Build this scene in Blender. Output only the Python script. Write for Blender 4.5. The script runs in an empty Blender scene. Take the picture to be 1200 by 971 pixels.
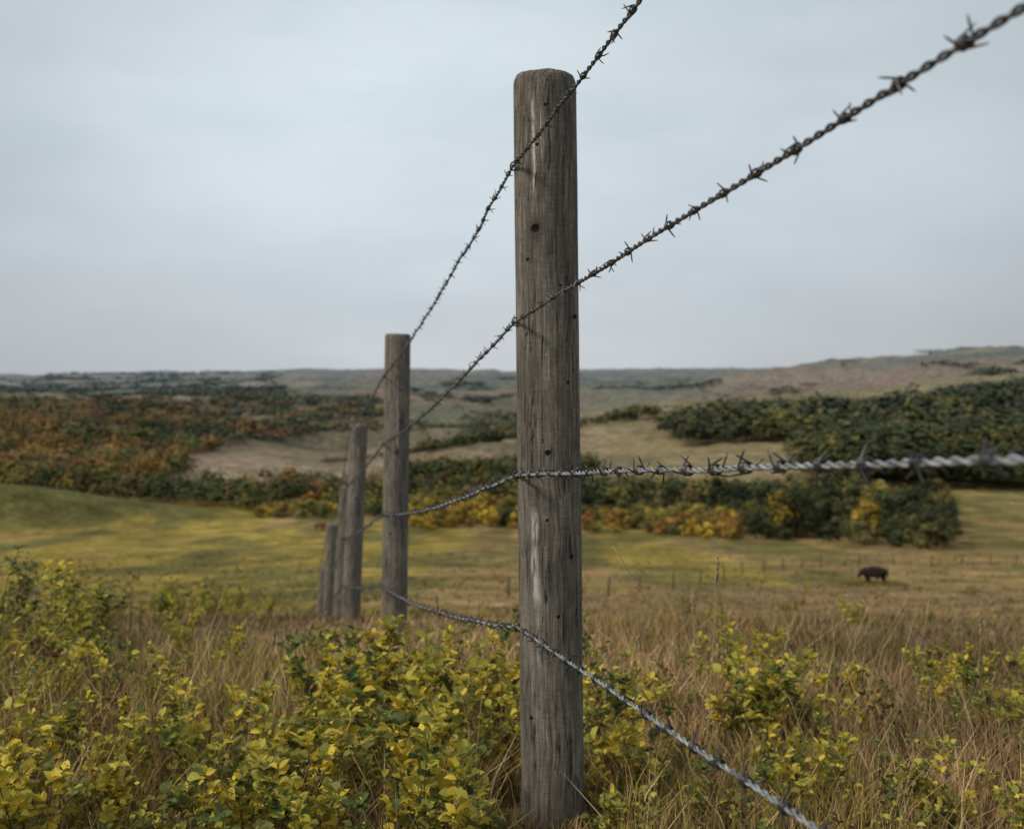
import bpy, math, random
import numpy as np
from mathutils import Vector, Matrix, Quaternion

rng = np.random.default_rng(7)
random.seed(7)
F = 1167.0
PITCH = math.radians(2.2)
scene = bpy.context.scene
coll = scene.collection

# ------------------------------------------------------------------ helpers
def W(px, py, d):
    X = (px-600)/F; Y = -(py-485.5)/F
    wy = math.cos(PITCH)+Y*math.sin(PITCH); wz = -math.sin(PITCH)+Y*math.cos(PITCH)
    k = d/wy
    return np.array([X*k, d, wz*k])

def slope_of(y):
    return np.tan(np.arctan((np.asarray(y, float)-485.5)/F)+PITCH)

def project(x, y, z):
    dep = y*math.cos(PITCH)-z*math.sin(PITCH)
    up = y*math.sin(PITCH)+z*math.cos(PITCH)
    return 600+F*x/dep, 485.5-F*up/dep

def hash2(ix, iy, seed):
    h = (ix.astype(np.int64)*374761393 + iy.astype(np.int64)*668265263 + seed*974634777) & 0xffffffff
    h = ((h ^ (h >> 13))*1274126177) & 0xffffffff
    h = h ^ (h >> 16)
    return (h & 0xffff)/65535.0

def vnoise(x, y, seed=0):
    x = np.asarray(x, float); y = np.asarray(y, float)
    ix = np.floor(x); iy = np.floor(y)
    fx = x-ix; fy = y-iy
    fx = fx*fx*(3-2*fx); fy = fy*fy*(3-2*fy)
    a = hash2(ix, iy, seed); b = hash2(ix+1, iy, seed)
    c = hash2(ix, iy+1, seed); d = hash2(ix+1, iy+1, seed)
    return (a*(1-fx)+b*fx)*(1-fy)+(c*(1-fx)+d*fx)*fy

def fbm(x, y, seed=0, o=4):
    s = 0; a = 1; t = 0
    for i in range(o):
        s = s + a*vnoise(x*2**i+17.3*i, y*2**i-9.1*i, seed+i); t += a; a *= .5
    return s/t

def sstep(a, b, x):
    t = np.clip((x-a)/(b-a), 0, 1)
    return t*t*(3-2*t)

def build(name, verts, quads=None, tris=None, col=None, smooth=False, mat=None):
    me = bpy.data.meshes.new(name)
    verts = np.asarray(verts, np.float32).reshape(-1, 3)
    nq = 0 if quads is None else len(quads); nt = 0 if tris is None else len(tris)
    me.vertices.add(len(verts)); me.vertices.foreach_set('co', verts.ravel())
    loops = []
    if nq: loops.append(np.asarray(quads, np.int32).ravel())
    if nt: loops.append(np.asarray(tris, np.int32).ravel())
    loops = np.concatenate(loops)
    me.loops.add(len(loops)); me.loops.foreach_set('vertex_index', loops)
    st = np.concatenate([np.arange(nq)*4, nq*4+np.arange(nt)*3]).astype(np.int32)
    me.polygons.add(nq+nt); me.polygons.foreach_set('loop_start', st)
    if smooth: me.polygons.foreach_set('use_smooth', np.ones(nq+nt, bool))
    if col is not None:
        at = me.color_attributes.new('Col', 'FLOAT_COLOR', 'POINT')
        c = np.ones((len(verts), 4), np.float32); c[:, :3] = col
        at.data.foreach_set('color', c.ravel())
    me.update(calc_edges=True); me.validate()
    if mat: me.materials.append(mat)
    return me

def add(name, data, parent=None, loc=(0, 0, 0), rot=(0, 0, 0), scale=(1, 1, 1), **kw):
    o = bpy.data.objects.new(name, data); coll.objects.link(o)
    o.location = loc; o.rotation_euler = rot; o.scale = scale
    if parent: o.parent = parent
    for k, v in kw.items(): o[k] = v
    return o

class Geo:
    def __init__(s): s.v = []; s.q = []; s.t = []; s.c = []; s.n = 0
    def put(s, v, q=None, t=None, c=None):
        v = np.asarray(v, float).reshape(-1, 3)
        if q is not None and len(q): s.q.append(np.asarray(q)+s.n)
        if t is not None and len(t): s.t.append(np.asarray(t)+s.n)
        s.v.append(v)
        if c is not None:
            c = np.asarray(c, float)
            if c.ndim == 1: c = np.tile(c, (len(v), 1))
            s.c.append(c)
        s.n += len(v)
    def mesh(s, name, mat=None, smooth=False):
        return build(name, np.concatenate(s.v), np.concatenate(s.q) if s.q else None,
                     np.concatenate(s.t) if s.t else None, np.concatenate(s.c) if s.c else None, smooth, mat)

def tube(pts, rad, sides=6, cap=True):
    P = np.asarray(pts, float); n = len(P)
    R = np.broadcast_to(np.asarray(rad, float), (n,))
    T = np.gradient(P, axis=0); T /= (np.linalg.norm(T, axis=1)[:, None]+1e-12)
    N = np.zeros_like(P)
    ref = np.array([0, 0, 1.]) if abs(T[0, 2]) < .9 else np.array([1., 0, 0])
    prev = np.cross(T[0], ref)
    for i in range(n):
        p = prev-T[i]*np.dot(prev, T[i]); p /= (np.linalg.norm(p)+1e-12); N[i] = p; prev = p
    B = np.cross(T, N)
    a = np.arange(sides)*2*math.pi/sides
    V = P[:, None, :]+R[:, None, None]*(np.cos(a)[None, :, None]*N[:, None, :]+np.sin(a)[None, :, None]*B[:, None, :])
    V = V.reshape(-1, 3)
    i = np.arange(n-1)[:, None]*sides; j = np.arange(sides)[None, :]; j2 = (j+1) % sides
    Q = np.stack([i+j, i+j2, i+sides+j2, i+sides+j], -1).reshape(-1, 4)
    tr = []
    if cap:
        V = np.vstack([V, P[0], P[-1]]); b = n*sides
        for k in range(sides):
            tr.append([b, (k+1) % sides, k]); tr.append([b+1, (n-1)*sides+k, (n-1)*sides+(k+1) % sides])
    return V, Q, np.array(tr).reshape(-1, 3)

# ------------------------------------------------------------------ node helpers
def newmat(name):
    m = bpy.data.materials.new(name); m.use_nodes = True
    nt = m.node_tree; nt.nodes.clear()
    out = nt.nodes.new('ShaderNodeOutputMaterial')
    return m, nt, out
def N(nt, t, **kw):
    n = nt.nodes.new(t)
    for k, v in kw.items(): setattr(n, k, v)
    return n
def L(nt, a, b): nt.links.new(a, b)
def mathn(nt, op, a, b=None, c=None, clamp=False):
    n = nt.nodes.new('ShaderNodeMath'); n.operation = op; n.use_clamp = clamp
    for i, v in enumerate((a, b, c)):
        if v is None: continue
        if isinstance(v, (int, float)): n.inputs[i].default_value = v
        else: nt.links.new(v, n.inputs[i])
    return n.outputs[0]
def mixc(nt, f, a, b, mode='MIX'):
    n = nt.nodes.new('ShaderNodeMix'); n.data_type = 'RGBA'; n.blend_type = mode
    for sock, v in ((n.inputs[0], f), (n.inputs[6], a), (n.inputs[7], b)):
        if isinstance(v, (int, float)): sock.default_value = v
        elif isinstance(v, tuple): sock.default_value = (*v, 1) if len(v) == 3 else v
        else: nt.links.new(v, sock)
    return n.outputs[2]
def noise(nt, vec, scale, detail=4, rough=.55):
    n = N(nt, 'ShaderNodeTexNoise'); n.inputs['Scale'].default_value = scale
    n.inputs['Detail'].default_value = detail; n.inputs['Roughness'].default_value = rough
    if vec is not None: L(nt, vec, n.inputs['Vector'])
    return n.outputs['Fac']
def mrange(nt, v, a, b, c=0., d=1.):
    n = N(nt, 'ShaderNodeMapRange'); L(nt, v, n.inputs[0])
    for i, x in enumerate((a, b, c, d)): n.inputs[i+1].default_value = x
    return n.outputs[0]
def scalevec(nt, vec, s):
    n = N(nt, 'ShaderNodeVectorMath', operation='MULTIPLY'); L(nt, vec, n.inputs[0]); n.inputs[1].default_value = s
    return n.outputs[0]
def grey(nt, f):
    cc = N(nt, 'ShaderNodeCombineColor'); [L(nt, f, cc.inputs[i]) for i in range(3)]; return cc.outputs[0]

def leaf_mat(name, transl=.35, rough=.55, objcol=False, nscale=None, spec=.12):
    m, nt, out = newmat(name)
    at = N(nt, 'ShaderNodeAttribute', attribute_name='Col')
    c = at.outputs['Color']
    if objcol:
        oi = N(nt, 'ShaderNodeObjectInfo'); c = mixc(nt, 1.0, c, oi.outputs['Color'], 'MULTIPLY')
    if nscale:
        g = N(nt, 'ShaderNodeNewGeometry')
        f = mrange(nt, noise(nt, g.outputs['Position'], nscale, 1), .3, .7, .7, 1.25)
        c = mixc(nt, 1.0, c, grey(nt, f), 'MULTIPLY')
    p = N(nt, 'ShaderNodeBsdfPrincipled'); p.inputs['Roughness'].default_value = rough
    p.inputs['Specular IOR Level'].default_value = spec
    L(nt, c, p.inputs['Base Color'])
    if transl > 0:
        tr = N(nt, 'ShaderNodeBsdfTranslucent'); L(nt, c, tr.inputs['Color'])
        mx = N(nt, 'ShaderNodeMixShader'); mx.inputs[0].default_value = transl
        L(nt, p.outputs[0], mx.inputs[1]); L(nt, tr.outputs[0], mx.inputs[2]); L(nt, mx.outputs[0], out.inputs[0])
    else:
        L(nt, p.outputs[0], out.inputs[0])
    return m

def simple_mat(name, col, rough=.8, metal=0., nscale=5., var=.3):
    m, nt, out = newmat(name)
    tc = N(nt, 'ShaderNodeTexCoord')
    f2 = mrange(nt, noise(nt, tc.outputs['Object'], nscale, 3), .3, .7, 0, 1)
    a = tuple(x*(1-var) for x in col); b = tuple(min(1, x*(1+var)) for x in col)
    c = mixc(nt, f2, a, b)
    p = N(nt, 'ShaderNodeBsdfPrincipled'); p.inputs['Roughness'].default_value = rough; p.inputs['Metallic'].default_value = metal
    L(nt, c, p.inputs['Base Color'])
    L(nt, p.outputs[0], out.inputs[0])
    return m

# ------------------------------------------------------------------ terrain
PY = np.array([-60, -30, -3, 0, 1.96, 4.88, 7.78, 10.7, 13.6, 16.5, 25, 40, 60, 86, 120, 160, 200, 260, 400])
PZ = np.array([2.6, 1.6, -.52, -.70, -.885, -1.27, -1.90, -2.68, -3.50, -4.25, -6.35, -9.5, -13.4, -18.0, -22.3, -26, -28.5, -30, -31])
_ty = np.concatenate([np.linspace(-60, 30, 1800), np.linspace(30.05, 400, 3000)])
_tz = np.interp(_ty, PY, PZ)
for _ in range(3):
    k = np.ones(41)/41
    _tz[20:-20] = np.convolve(_tz, k, 'valid')

CPX = [-300, 0, 200, 400, 600, 800, 1000, 1200, 1500]
TAB = {
 180: [618]*9,
 230: [590]*9,
 300: [562, 560, 560, 572, 566, 562, 558, 560, 560],
 360: [547, 545, 553, 563, 553, 548, 544, 548, 548],
 450: [520, 520, 537, 556, 540, 526, 524, 520, 518],
 560: [497, 497, 516, 549, 520, 502, 502, 492, 490],
 700: [479, 479, 494, 538, 503, 485, 483, 468, 466],
 850: [470, 470, 478, 512, 509, 477, 470, 450, 447],
 1050: [475, 473, 471, 483, 506, 482, 475, 446, 443],
 1300: [482, 479, 478, 474, 480, 475, 462, 439, 435],
 1700: [466, 466, 466, 457, 461, 456, 440, 422, 418],
 2200: [456, 457, 462, 451, 452, 448, 419, 407, 405],
 2800: [463, 462, 456, 442, 447, 446, 431, 421, 420],
 3600: [447, 446, 446, 436, 440, 439, 436, 430, 428],
 4800: [441, 440, 437, 432, 433, 432, 431, 428, 426],
 7000: [446]*9, 12000: [447]*9}
rows = sorted(TAB)
lg = np.log(np.array(rows, float))
gl = np.linspace(lg[0], lg[-1], 300); gp = np.linspace(-300, 1500, 91)
T1 = np.array([TAB[r] for r in rows], float)
T2 = np.array([np.interp(gp, CPX, r) for r in T1])
T3 = np.array([np.interp(gl, lg, T2[:, j]) for j in range(len(gp))]).T
def blur(A, n, ax):
    k = np.ones(n)/n
    return np.apply_along_axis(lambda v: np.convolve(np.pad(v, n//2, 'edge'), k, 'valid'), ax, A)
T3 = blur(blur(T3, 5, 0), 5, 0); T3 = blur(blur(T3, 7, 1), 7, 1)
S3 = slope_of(T3)

def ridged(x, y):
    wx = x+90*(fbm(x/300, y/300, 41, 2)-.5); wy = y+90*(fbm(x/300, y/300, 43, 2)-.5)
    return 1-np.abs(2*fbm(wx/230, wy/210, 21, 3)-1)*2.4

def mound_f(x, y):
    return np.exp(-((np.abs(x+118)/46)**3.0+(np.abs(y-196)/17)**2.4))

def H(x, y):
    x = np.asarray(x, float); y = np.asarray(y, float)
    r = np.hypot(x, y)
    zn = np.interp(y, _ty, _tz)
    amp = np.interp(r, [0, 14, 40, 120, 250], [.015, .05, .3, .6, .8])
    zn = zn + amp*(fbm(x*.07, y*.07, 3)-.5)*1.6 + np.interp(r, [0, 20, 60], [.03, .05, .1])*(fbm(x*1.1, y*1.1, 5)-.5)
    zn = zn + 7.6*mound_f(x, y)
    dcl = np.maximum(y, .6*r)
    dcl = np.maximum(dcl, 1e-3)
    px = 600+F*np.clip(x/dcl, -.78, .78)
    li = (np.log(np.clip(dcl, 180, 12000))-gl[0])/(gl[1]-gl[0])
    pi_ = (np.clip(px, -300, 1499.9)+300)/(gp[1]-gp[0])
    i0 = np.clip(li.astype(int), 0, len(gl)-2); j0 = np.clip(pi_.astype(int), 0, len(gp)-2)
    a = np.clip(li-i0, 0, 1); b = np.clip(pi_-j0, 0, 1)
    S = (S3[i0, j0]*(1-b)+S3[i0, j0+1]*b)*(1-a)+(S3[i0+1, j0]*(1-b)+S3[i0+1, j0+1]*b)*a
    zf = -dcl*S
    am = dcl*np.interp(dcl, [180, 300, 600, 1500, 3000, 5000, 12000], [.003, .012, .022, .012, .006, .0022, .0])
    zf = zf+am*((ridged(x, y)-.45)*1.0 + (fbm(x/110, y/110, 31, 2)-.5)*.7)
    w = sstep(190, 280, dcl)
    z = zn*(1-w)+zf*w
    back = sstep(.15, -.35, y/np.maximum(r, 1e-3))*sstep(30, 120, r)
    return z*(1-back)+back*(3+8*(fbm(x/200, y/200, 9)-.5))

def H1(x, y): return float(H(np.array([x]), np.array([y]))[0])

th = np.concatenate([np.linspace(-180, -46, 70)[:-1], np.linspace(-46, 46, 640), np.linspace(46, 180, 70)[1:-1]])
th = np.radians(th)
rr = np.concatenate([[.15, .4, .7], np.exp(np.linspace(math.log(1.0), math.log(11500), 600))])
TH, RR = np.meshgrid(th, rr, indexing='ij')
X = RR*np.sin(TH); Y = RR*np.cos(TH); Z = H(X, Y)
nT, nR = TH.shape
V = np.stack([X, Y, Z], -1).reshape(-1, 3)
ii = np.arange(nT)[:, None]; jj = np.arange(nR-1)[None, :]; i2 = (ii+1) % nT
Q = np.stack([ii*nR+jj, ii*nR+jj+1, i2*nR+jj+1, i2*nR+jj], -1).reshape(-1, 4)
cidx = len(V); V = np.vstack([V, [0, 0, H1(0, 0)]])
tri = np.stack([np.full(nT, cidx), np.arange(nT)*nR, ((np.arange(nT)+1) % nT)*nR], -1)

def lerp(a, b, t): return np.asarray(a)*(1-t[..., None])+np.asarray(b)*t[..., None]
def ground_color(x, y, z):
    r = np.hypot(x, y)
    yy = np.maximum(y, .3*r)
    px = 600+F*x/np.maximum(yy, .01)
    n1 = fbm(x*.9, y*.9, 61); n2 = fbm(x*.05, y*.02, 62); n3 = fbm(x/50, y/50, 63); n4 = fbm(x/300, y/200, 64, 5)
    near = lerp((.19, .13, .070), (.12, .105, .04), sstep(.4, .65, n1))
    fa = lerp((.285, .21, .045), (.25, .17, .068), sstep(.42, .62, n2+.13*sstep(450, 1100, px)))
    fa = lerp(fa, (.125, .115, .034), .8*sstep(.46, .62, fbm(x*.13, y*.05, 66)))
    strip = sstep(480, 700, px)*sstep(14, 24, r)*sstep(100, 62, r)
    fa = lerp(fa, (.25, .16, .085), .8*strip*sstep(.3, .5, fbm(x*.08, y*.04, 67)))
    fa = lerp(fa, (.095, .09, .028), np.clip(mound_f(x, y)*2.4, 0, .92))
    c = lerp(near, fa, sstep(6, 14, r))
    hill = lerp((.26, .19, .115), (.13, .12, .06), sstep(.43, .60, n3*.3+n4*.7))
    gul = sstep(.50, .20, ridged(x, y))
    hill = lerp(hill, (.080, .085, .045), .6*gul*sstep(.38, .55, fbm(x/80, y/80, 68, 3)))
    gr = sstep(620, 760, px)*sstep(1500, 1000, r)
    hill = lerp(hill, (.25, .20, .095), .7*gr)
    vf = sstep(180, 260, px)*sstep(480, 410, px)*sstep(300, 340, yy)*sstep(620, 520, yy)
    hill = lerp(hill, (.32, .24, .16), .85*vf)
    lh = sstep(470, 380, px)*sstep(420, 500, yy)*sstep(1300, 1000, yy)
    hill = lerp(hill, (.13, .105, .055), .6*lh)
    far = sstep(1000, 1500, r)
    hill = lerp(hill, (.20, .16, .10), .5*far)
    rust = far*sstep(.44, .56, fbm(x/420, y/300, 71, 3))*np.clip(sstep(380, 470, px)*sstep(720, 640, px)+.5*sstep(820, 930, px)+.25, 0, 1)
    hill = lerp(hill, (.235, .13, .080), .6*rust)
    hill = lerp(hill, (.070, .095, .062), .8*sstep(900, 1800, r)*sstep(.47, .53, fbm(x/420, y/170, 73, 3))*(1-rust))
    c = lerp(c, hill, sstep(200, 320, yy))
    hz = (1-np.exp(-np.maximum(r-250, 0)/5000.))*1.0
    c = lerp(c, (.20, .24, .285), np.clip(hz, 0, .8))  # aerial haze painted into the ground colour, blue-grey with distance
    return c
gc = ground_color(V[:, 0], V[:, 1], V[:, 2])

m, nt, out = newmat('ground_grass_and_soil')
at = N(nt, 'ShaderNodeAttribute', attribute_name='Col')
g = N(nt, 'ShaderNodeNewGeometry'); pos = g.outputs['Position']
c = at.outputs['Color']
for s, lo, hi in ((14., .6, 1.4), (1.0, .66, 1.34), (.17, .60, 1.38), (.035, .78, 1.22)):
    f = mrange(nt, noise(nt, pos, s, 2, .6), .3, .7, lo, hi)
    c = mixc(nt, 1.0, c, grey(nt, f), 'MULTIPLY')
p = N(nt, 'ShaderNodeBsdfPrincipled'); p.inputs['Roughness'].default_value = .95; p.inputs['Specular IOR Level'].default_value = .1
L(nt, c, p.inputs['Base Color'])
b1 = N(nt, 'ShaderNodeBump'); b1.inputs['Strength'].default_value = .6; b1.inputs['Distance'].default_value = .4
L(nt, noise(nt, pos, .9, 3, .6), b1.inputs['Height']); L(nt, b1.outputs[0], p.inputs['Normal'])
L(nt, p.outputs[0], out.inputs[0])
GROUND = m
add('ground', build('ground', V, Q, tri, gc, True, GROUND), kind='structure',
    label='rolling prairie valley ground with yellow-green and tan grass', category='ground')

# ------------------------------------------------------------------ fence posts
def post_material(name, holes=(), streaks=(), bright=1.):
    m, nt, out = newmat(name)
    tc = N(nt, 'ShaderNodeTexCoord'); oi = N(nt, 'ShaderNodeObjectInfo')
    ob = tc.outputs['Object']
    rnd = mathn(nt, 'MULTIPLY', oi.outputs['Random'], 13.0)
    cx = N(nt, 'ShaderNodeCombineXYZ'); L(nt, rnd, cx.inputs[2])
    va = N(nt, 'ShaderNodeVectorMath', operation='ADD'); L(nt, ob, va.inputs[0]); L(nt, cx.outputs[0], va.inputs[1])
    v = va.outputs[0]
    wn = N(nt, 'ShaderNodeTexNoise'); wn.inputs['Scale'].default_value = 5; wn.inputs['Detail'].default_value = 2; L(nt, v, wn.inputs['Vector'])
    ws = scalevec(nt, wn.outputs['Color'], (.022, .022, .0))
    wa = N(nt, 'ShaderNodeVectorMath', operation='ADD'); L(nt, v, wa.inputs[0]); L(nt, ws, wa.inputs[1]); vw = wa.outputs[0]
    grain = noise(nt, scalevec(nt, vw, (150, 150, 5.5)), 1, 6, .72)
    fine = noise(nt, scalevec(nt, vw, (520, 520, 26)), 1, 4, .65)
    big = noise(nt, scalevec(nt, v, (14, 14, 5.0)), 1, 5, .65)
    cross = noise(nt, scalevec(nt, v, (45, 45, 420)), 1, 4, .65)
    cr = N(nt, 'ShaderNodeValToRGB'); L(nt, grain, cr.inputs[0])
    e = cr.color_ramp.elements
    B_ = bright
    e[0].position = .30; e[0].color = (.050*B_, .043*B_, .037*B_, 1)
    e[1].position = .74; e[1].color = (.37*B_, .335*B_, .29*B_, 1)
    k = cr.color_ramp.elements.new(.42); k.color = (.142*B_, .125*B_, .106*B_, 1)
    k = cr.color_ramp.elements.new(.56); k.color = (.225*B_, .200*B_, .172*B_, 1)
    c = cr.outputs[0]
    c = mixc(nt, 1., c, grey(nt, mrange(nt, big, .3, .7, .58, 1.38)), 'MULTIPLY')
    c = mixc(nt, 1., c, grey(nt, mrange(nt, fine, .3, .7, .62, 1.38)), 'MULTIPLY')
    c = mixc(nt, 1., c, grey(nt, mrange(nt, cross, .3, .7, .72, 1.28)), 'MULTIPLY')
    c = mixc(nt, mrange(nt, noise(nt, scalevec(nt, v, (9, 9, 5)), 1, 5), .5, .75, 0, .5), c, (.115, .09, .068))
    crackn = noise(nt, scalevec(nt, vw, (85, 85, 1.7)), 1, 3, .55)
    crack = mathn(nt, 'SUBTRACT', 1., mathn(nt, 'MULTIPLY', mathn(nt, 'ABSOLUTE', mathn(nt, 'SUBTRACT', crackn, .5)), 75.), clamp=True)
    gate = mrange(nt, noise(nt, scalevec(nt, v, (30, 30, 7)), 1, 2), .47, .55)
    crack = mathn(nt, 'MULTIPLY', crack, gate)
    c = mixc(nt, mathn(nt, 'MULTIPLY', crack, .9), c, (.016, .013, .011))
    sep = N(nt, 'ShaderNodeSeparateXYZ'); L(nt, ob, sep.inputs[0])
    front = mathn(nt, 'LESS_THAN', sep.outputs[1], 0.0)
    flat = N(nt, 'ShaderNodeCombineXYZ'); L(nt, sep.outputs[0], flat.inputs[0]); L(nt, sep.outputs[2], flat.inputs[2])
    hole_sum = None
    for hx, hz, hr in holes:
        dn = N(nt, 'ShaderNodeVectorMath', operation='DISTANCE'); L(nt, flat.outputs[0], dn.inputs[0]); dn.inputs[1].default_value = (hx, 0, hz)
        f = mrange(nt, dn.outputs['Value'], hr*.6, hr*1.25, 1, 0)
        hole_sum = f if hole_sum is None else mathn(nt, 'MAXIMUM', hole_sum, f)
    if hole_sum is not None:
        hole_sum = mathn(nt, 'MULTIPLY', hole_sum, front)
        hx, hz, hr = holes[0]
        hs = scalevec(nt, flat.outputs[0], (1, 1, .6))
        dn = N(nt, 'ShaderNodeVectorMath', operation='DISTANCE'); L(nt, hs, dn.inputs[0]); dn.inputs[1].default_value = (hx, 0, hz*.6)
        halo = mathn(nt, 'MULTIPLY', mrange(nt, dn.outputs['Value'], hr*1.0, hr*2.6, .55, 0), front)
        c = mixc(nt, halo, c, (.035, .027, .022))
    for sx, z0, z1, w, st in streaks:
        wob = mathn(nt, 'MULTIPLY', mathn(nt, 'SUBTRACT', noise(nt, scalevec(nt, v, (8, 8, 14)), 1, 4), .5), .010)
        dx = mathn(nt, 'ABSOLUTE', mathn(nt, 'ADD', mathn(nt, 'SUBTRACT', sep.outputs[0], sx), wob))
        f = mrange(nt, dx, w*.4, w, 1, 0)
        f = mathn(nt, 'MULTIPLY', f, mrange(nt, sep.outputs[2], z0, z0+.03, 0, 1))
        f = mathn(nt, 'MULTIPLY', f, mrange(nt, sep.outputs[2], z1-.02, z1, 1, 0))
        f = mathn(nt, 'MULTIPLY', f, front)
        f = mathn(nt, 'MULTIPLY', f, mrange(nt, noise(nt, scalevec(nt, v, (190, 190, 32)), 1, 4, .7), .36, .58, 0, st))
        c = mixc(nt, f, c, (.70, .68, .64))
    if hole_sum is not None:
        c = mixc(nt, hole_sum, c, (.010, .008, .006))
    p = N(nt, 'ShaderNodeBsdfPrincipled'); p.inputs['Roughness'].default_value = .88; p.inputs['Specular IOR Level'].default_value = .25
    L(nt, c, p.inputs['Base Color'])
    h = mathn(nt, 'ADD', mathn(nt, 'MULTIPLY', grain, 1.0), mathn(nt, 'MULTIPLY', fine, .45))
    h = mathn(nt, 'SUBTRACT', h, mathn(nt, 'MULTIPLY', crack, 1.4))
    if hole_sum is not None: h = mathn(nt, 'SUBTRACT', h, mathn(nt, 'MULTIPLY', hole_sum, 1.5))
    b = N(nt, 'ShaderNodeBump'); b.inputs['Strength'].default_value = .9; b.inputs['Distance'].default_value = .004
    L(nt, h, b.inputs['Height']); L(nt, b.outputs[0], p.inputs['Normal'])
    L(nt, p.outputs[0], out.inputs[0])
    return m

def post_mesh(name, h, r0, r1, mat, seed, below=.35):
    S = 96; zs = np.concatenate([np.linspace(-below, h-.017, 150), h-np.array([.013, .008, .0045, .002, .0006, .0, .0, .001])])
    pr = np.concatenate([np.ones(150), np.array([.990, .968, .945, .918, .88, .74, .5, .22])])
    a = np.arange(S)*2*math.pi/S
    A, Zz = np.meshgrid(a, zs)
    R = r0+(r1-r0)*np.clip(Zz/h, 0, 1)
    R = R*pr[:, None]
    ca, sa = np.cos(A), np.sin(A)
    lump = fbm(ca*1.3+Zz*1.7+seed, sa*1.3+Zz*.9+seed*2, seed, 3)-.5
    groove = fbm(ca*16+seed*3, sa*16+Zz*2.2, seed+9, 3)-.5
    R = R*(1+.055*lump)+.0028*groove*pr[:, None]
    Zd = Zz+np.where(pr[:, None] < 1, .007*(fbm(ca*2, sa*2, seed+4)-.5), 0)
    V = np.stack([R*ca, R*sa, Zd], -1).reshape(-1, 3)
    n = len(zs)
    i = np.arange(n-1)[:, None]*S; j = np.arange(S)[None]; j2 = (j+1) % S
    Q = np.stack([i+j, i+j2, i+S+j2, i+S+j], -1).reshape(-1, 4)
    V = np.vstack([V, [0, 0, h-.002]]); t = [[len(V)-1, (n-1)*S+k, (n-1)*S+(k+1) % S] for k in range(S)]
    return build(name, V, Q, t, None, True, mat)

POSTS = []
pd = [F/594, F/239, F/150, F/109, F/85.7, F/70.6]
tops = [(638, 90), (466, 391), (421, 497), (405, 569), (389, 614), (380, 664)]
basesx = [648, 462, 411, 398, 384, 372]
hts = [None, None, 1.47, 1.46, 1.46, 1.42]
for k in range(6):
    d = pd[k]; top = W(*tops[k], d)
    if k == 0: base = W(648, 955, d)
    elif k == 1: base = W(462, 741, d)
    else:
        zb = top[2]-hts[k]
        base = np.array([(basesx[k]-600)/F*(d*math.cos(PITCH)-zb*math.sin(PITCH)), d, zb])
    POSTS.append((base, top))
s = 594.
def hp(px, py):
    t = (955-py)/865.; cxp = 648+(638-648)*t
    return ((px-cxp)/s, (955-py)/s)
holes = []
for px, py, r in ((627, 266, .0080), (672, 365, .0045), (641, 520, .0055), (668, 640, .004), (640, 597, .003), (618, 300, .003), (653, 708, .0035), (638, 128, .003), (664, 440, .003), (622, 828, .0035), (655, 330, .0025), (629, 172, .003)):
    x_, z_ = hp(px, py); holes.append((x_, z_, r))
st = []
for px, y0, y1, w, k in ((625, 232, 112, .0034, 1.0), (627, 700, 580, .009, .75), (633, 200, 130, .0014, .6), (630, 790, 700, .004, .4)):
    x_, z0 = hp(px, y0); _, z1 = hp(px, y1); st.append((x_, z0, z1, w, k))
matP1 = post_material('weathered_post_wood_with_holes', holes, st)
matP = post_material('weathered_post_wood', [(.01, .9, .006), (-.02, .5, .005), (.03, 1.2, .005)], [(.01, .9, 1.3, .005, .6)], 1.1)
post_labels = ['tall weathered grey round wooden fence post with nail holes', 'weathered grey round wooden fence post standing in shrubs',
 'leaning weathered wooden fence post on the grassy slope', 'thin grey wooden fence post down the slope', 'short-looking grey wooden fence post beyond the crest', 'grey wooden fence post half hidden by grass']
RAD = [(.0635, .0605), (.064, .062), (.074, .066), (.075, .066), (.080, .072), (.080, .075)]
post_objs = []
for k, (b, t) in enumerate(POSTS):
    ax = t-b; h = float(np.linalg.norm(ax))
    me = post_mesh('fence_post', h, RAD[k][0], RAD[k][1], matP1 if k == 0 else matP, 11+k, .45)
    o = add('fence_post', me, label=post_labels[k], category='fence post', group='wooden posts of the barbed wire fence')
    o.rotation_mode = 'QUATERNION'
    o.rotation_quaternion = Vector((0, 0, 1)).rotation_difference(Vector(ax))
    o.location = Vector(b)
    post_objs.append(o)

# ------------------------------------------------------------------ wires
def steel(name, c0, c1, rust, r0, r1, ra):
    m, nt, out = newmat(name)
    tc = N(nt, 'ShaderNodeTexCoord')
    f = noise(nt, tc.outputs['Object'], 90, 3); f2 = noise(nt, tc.outputs['Object'], 11, 3)
    c = mixc(nt, mrange(nt, f, .35, .65), c0, c1)
    c = mixc(nt, mrange(nt, f2, r0, r1, 0, ra), c, rust)
    p = N(nt, 'ShaderNodeBsdfPrincipled'); p.inputs['Metallic'].default_value = .6; p.inputs['Roughness'].default_value = .38
    L(nt, c, p.inputs['Base Color']); L(nt, p.outputs[0], out.inputs[0])
    return m
STEEL = steel('weathered_galvanised_steel', (.18, .185, .19), (.60, .605, .61), (.10, .07, .05), .54, .72, .6)
DARKSTEEL = steel('aged_dark_steel', (.05, .05, .05), (.19, .19, .19), (.07, .04, .027), .48, .65, .8)
DARKBARB = steel('dull_barb_steel', (.03, .03, .033), (.13, .13, .135), (.05, .035, .028), .48, .65, .7)

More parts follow.
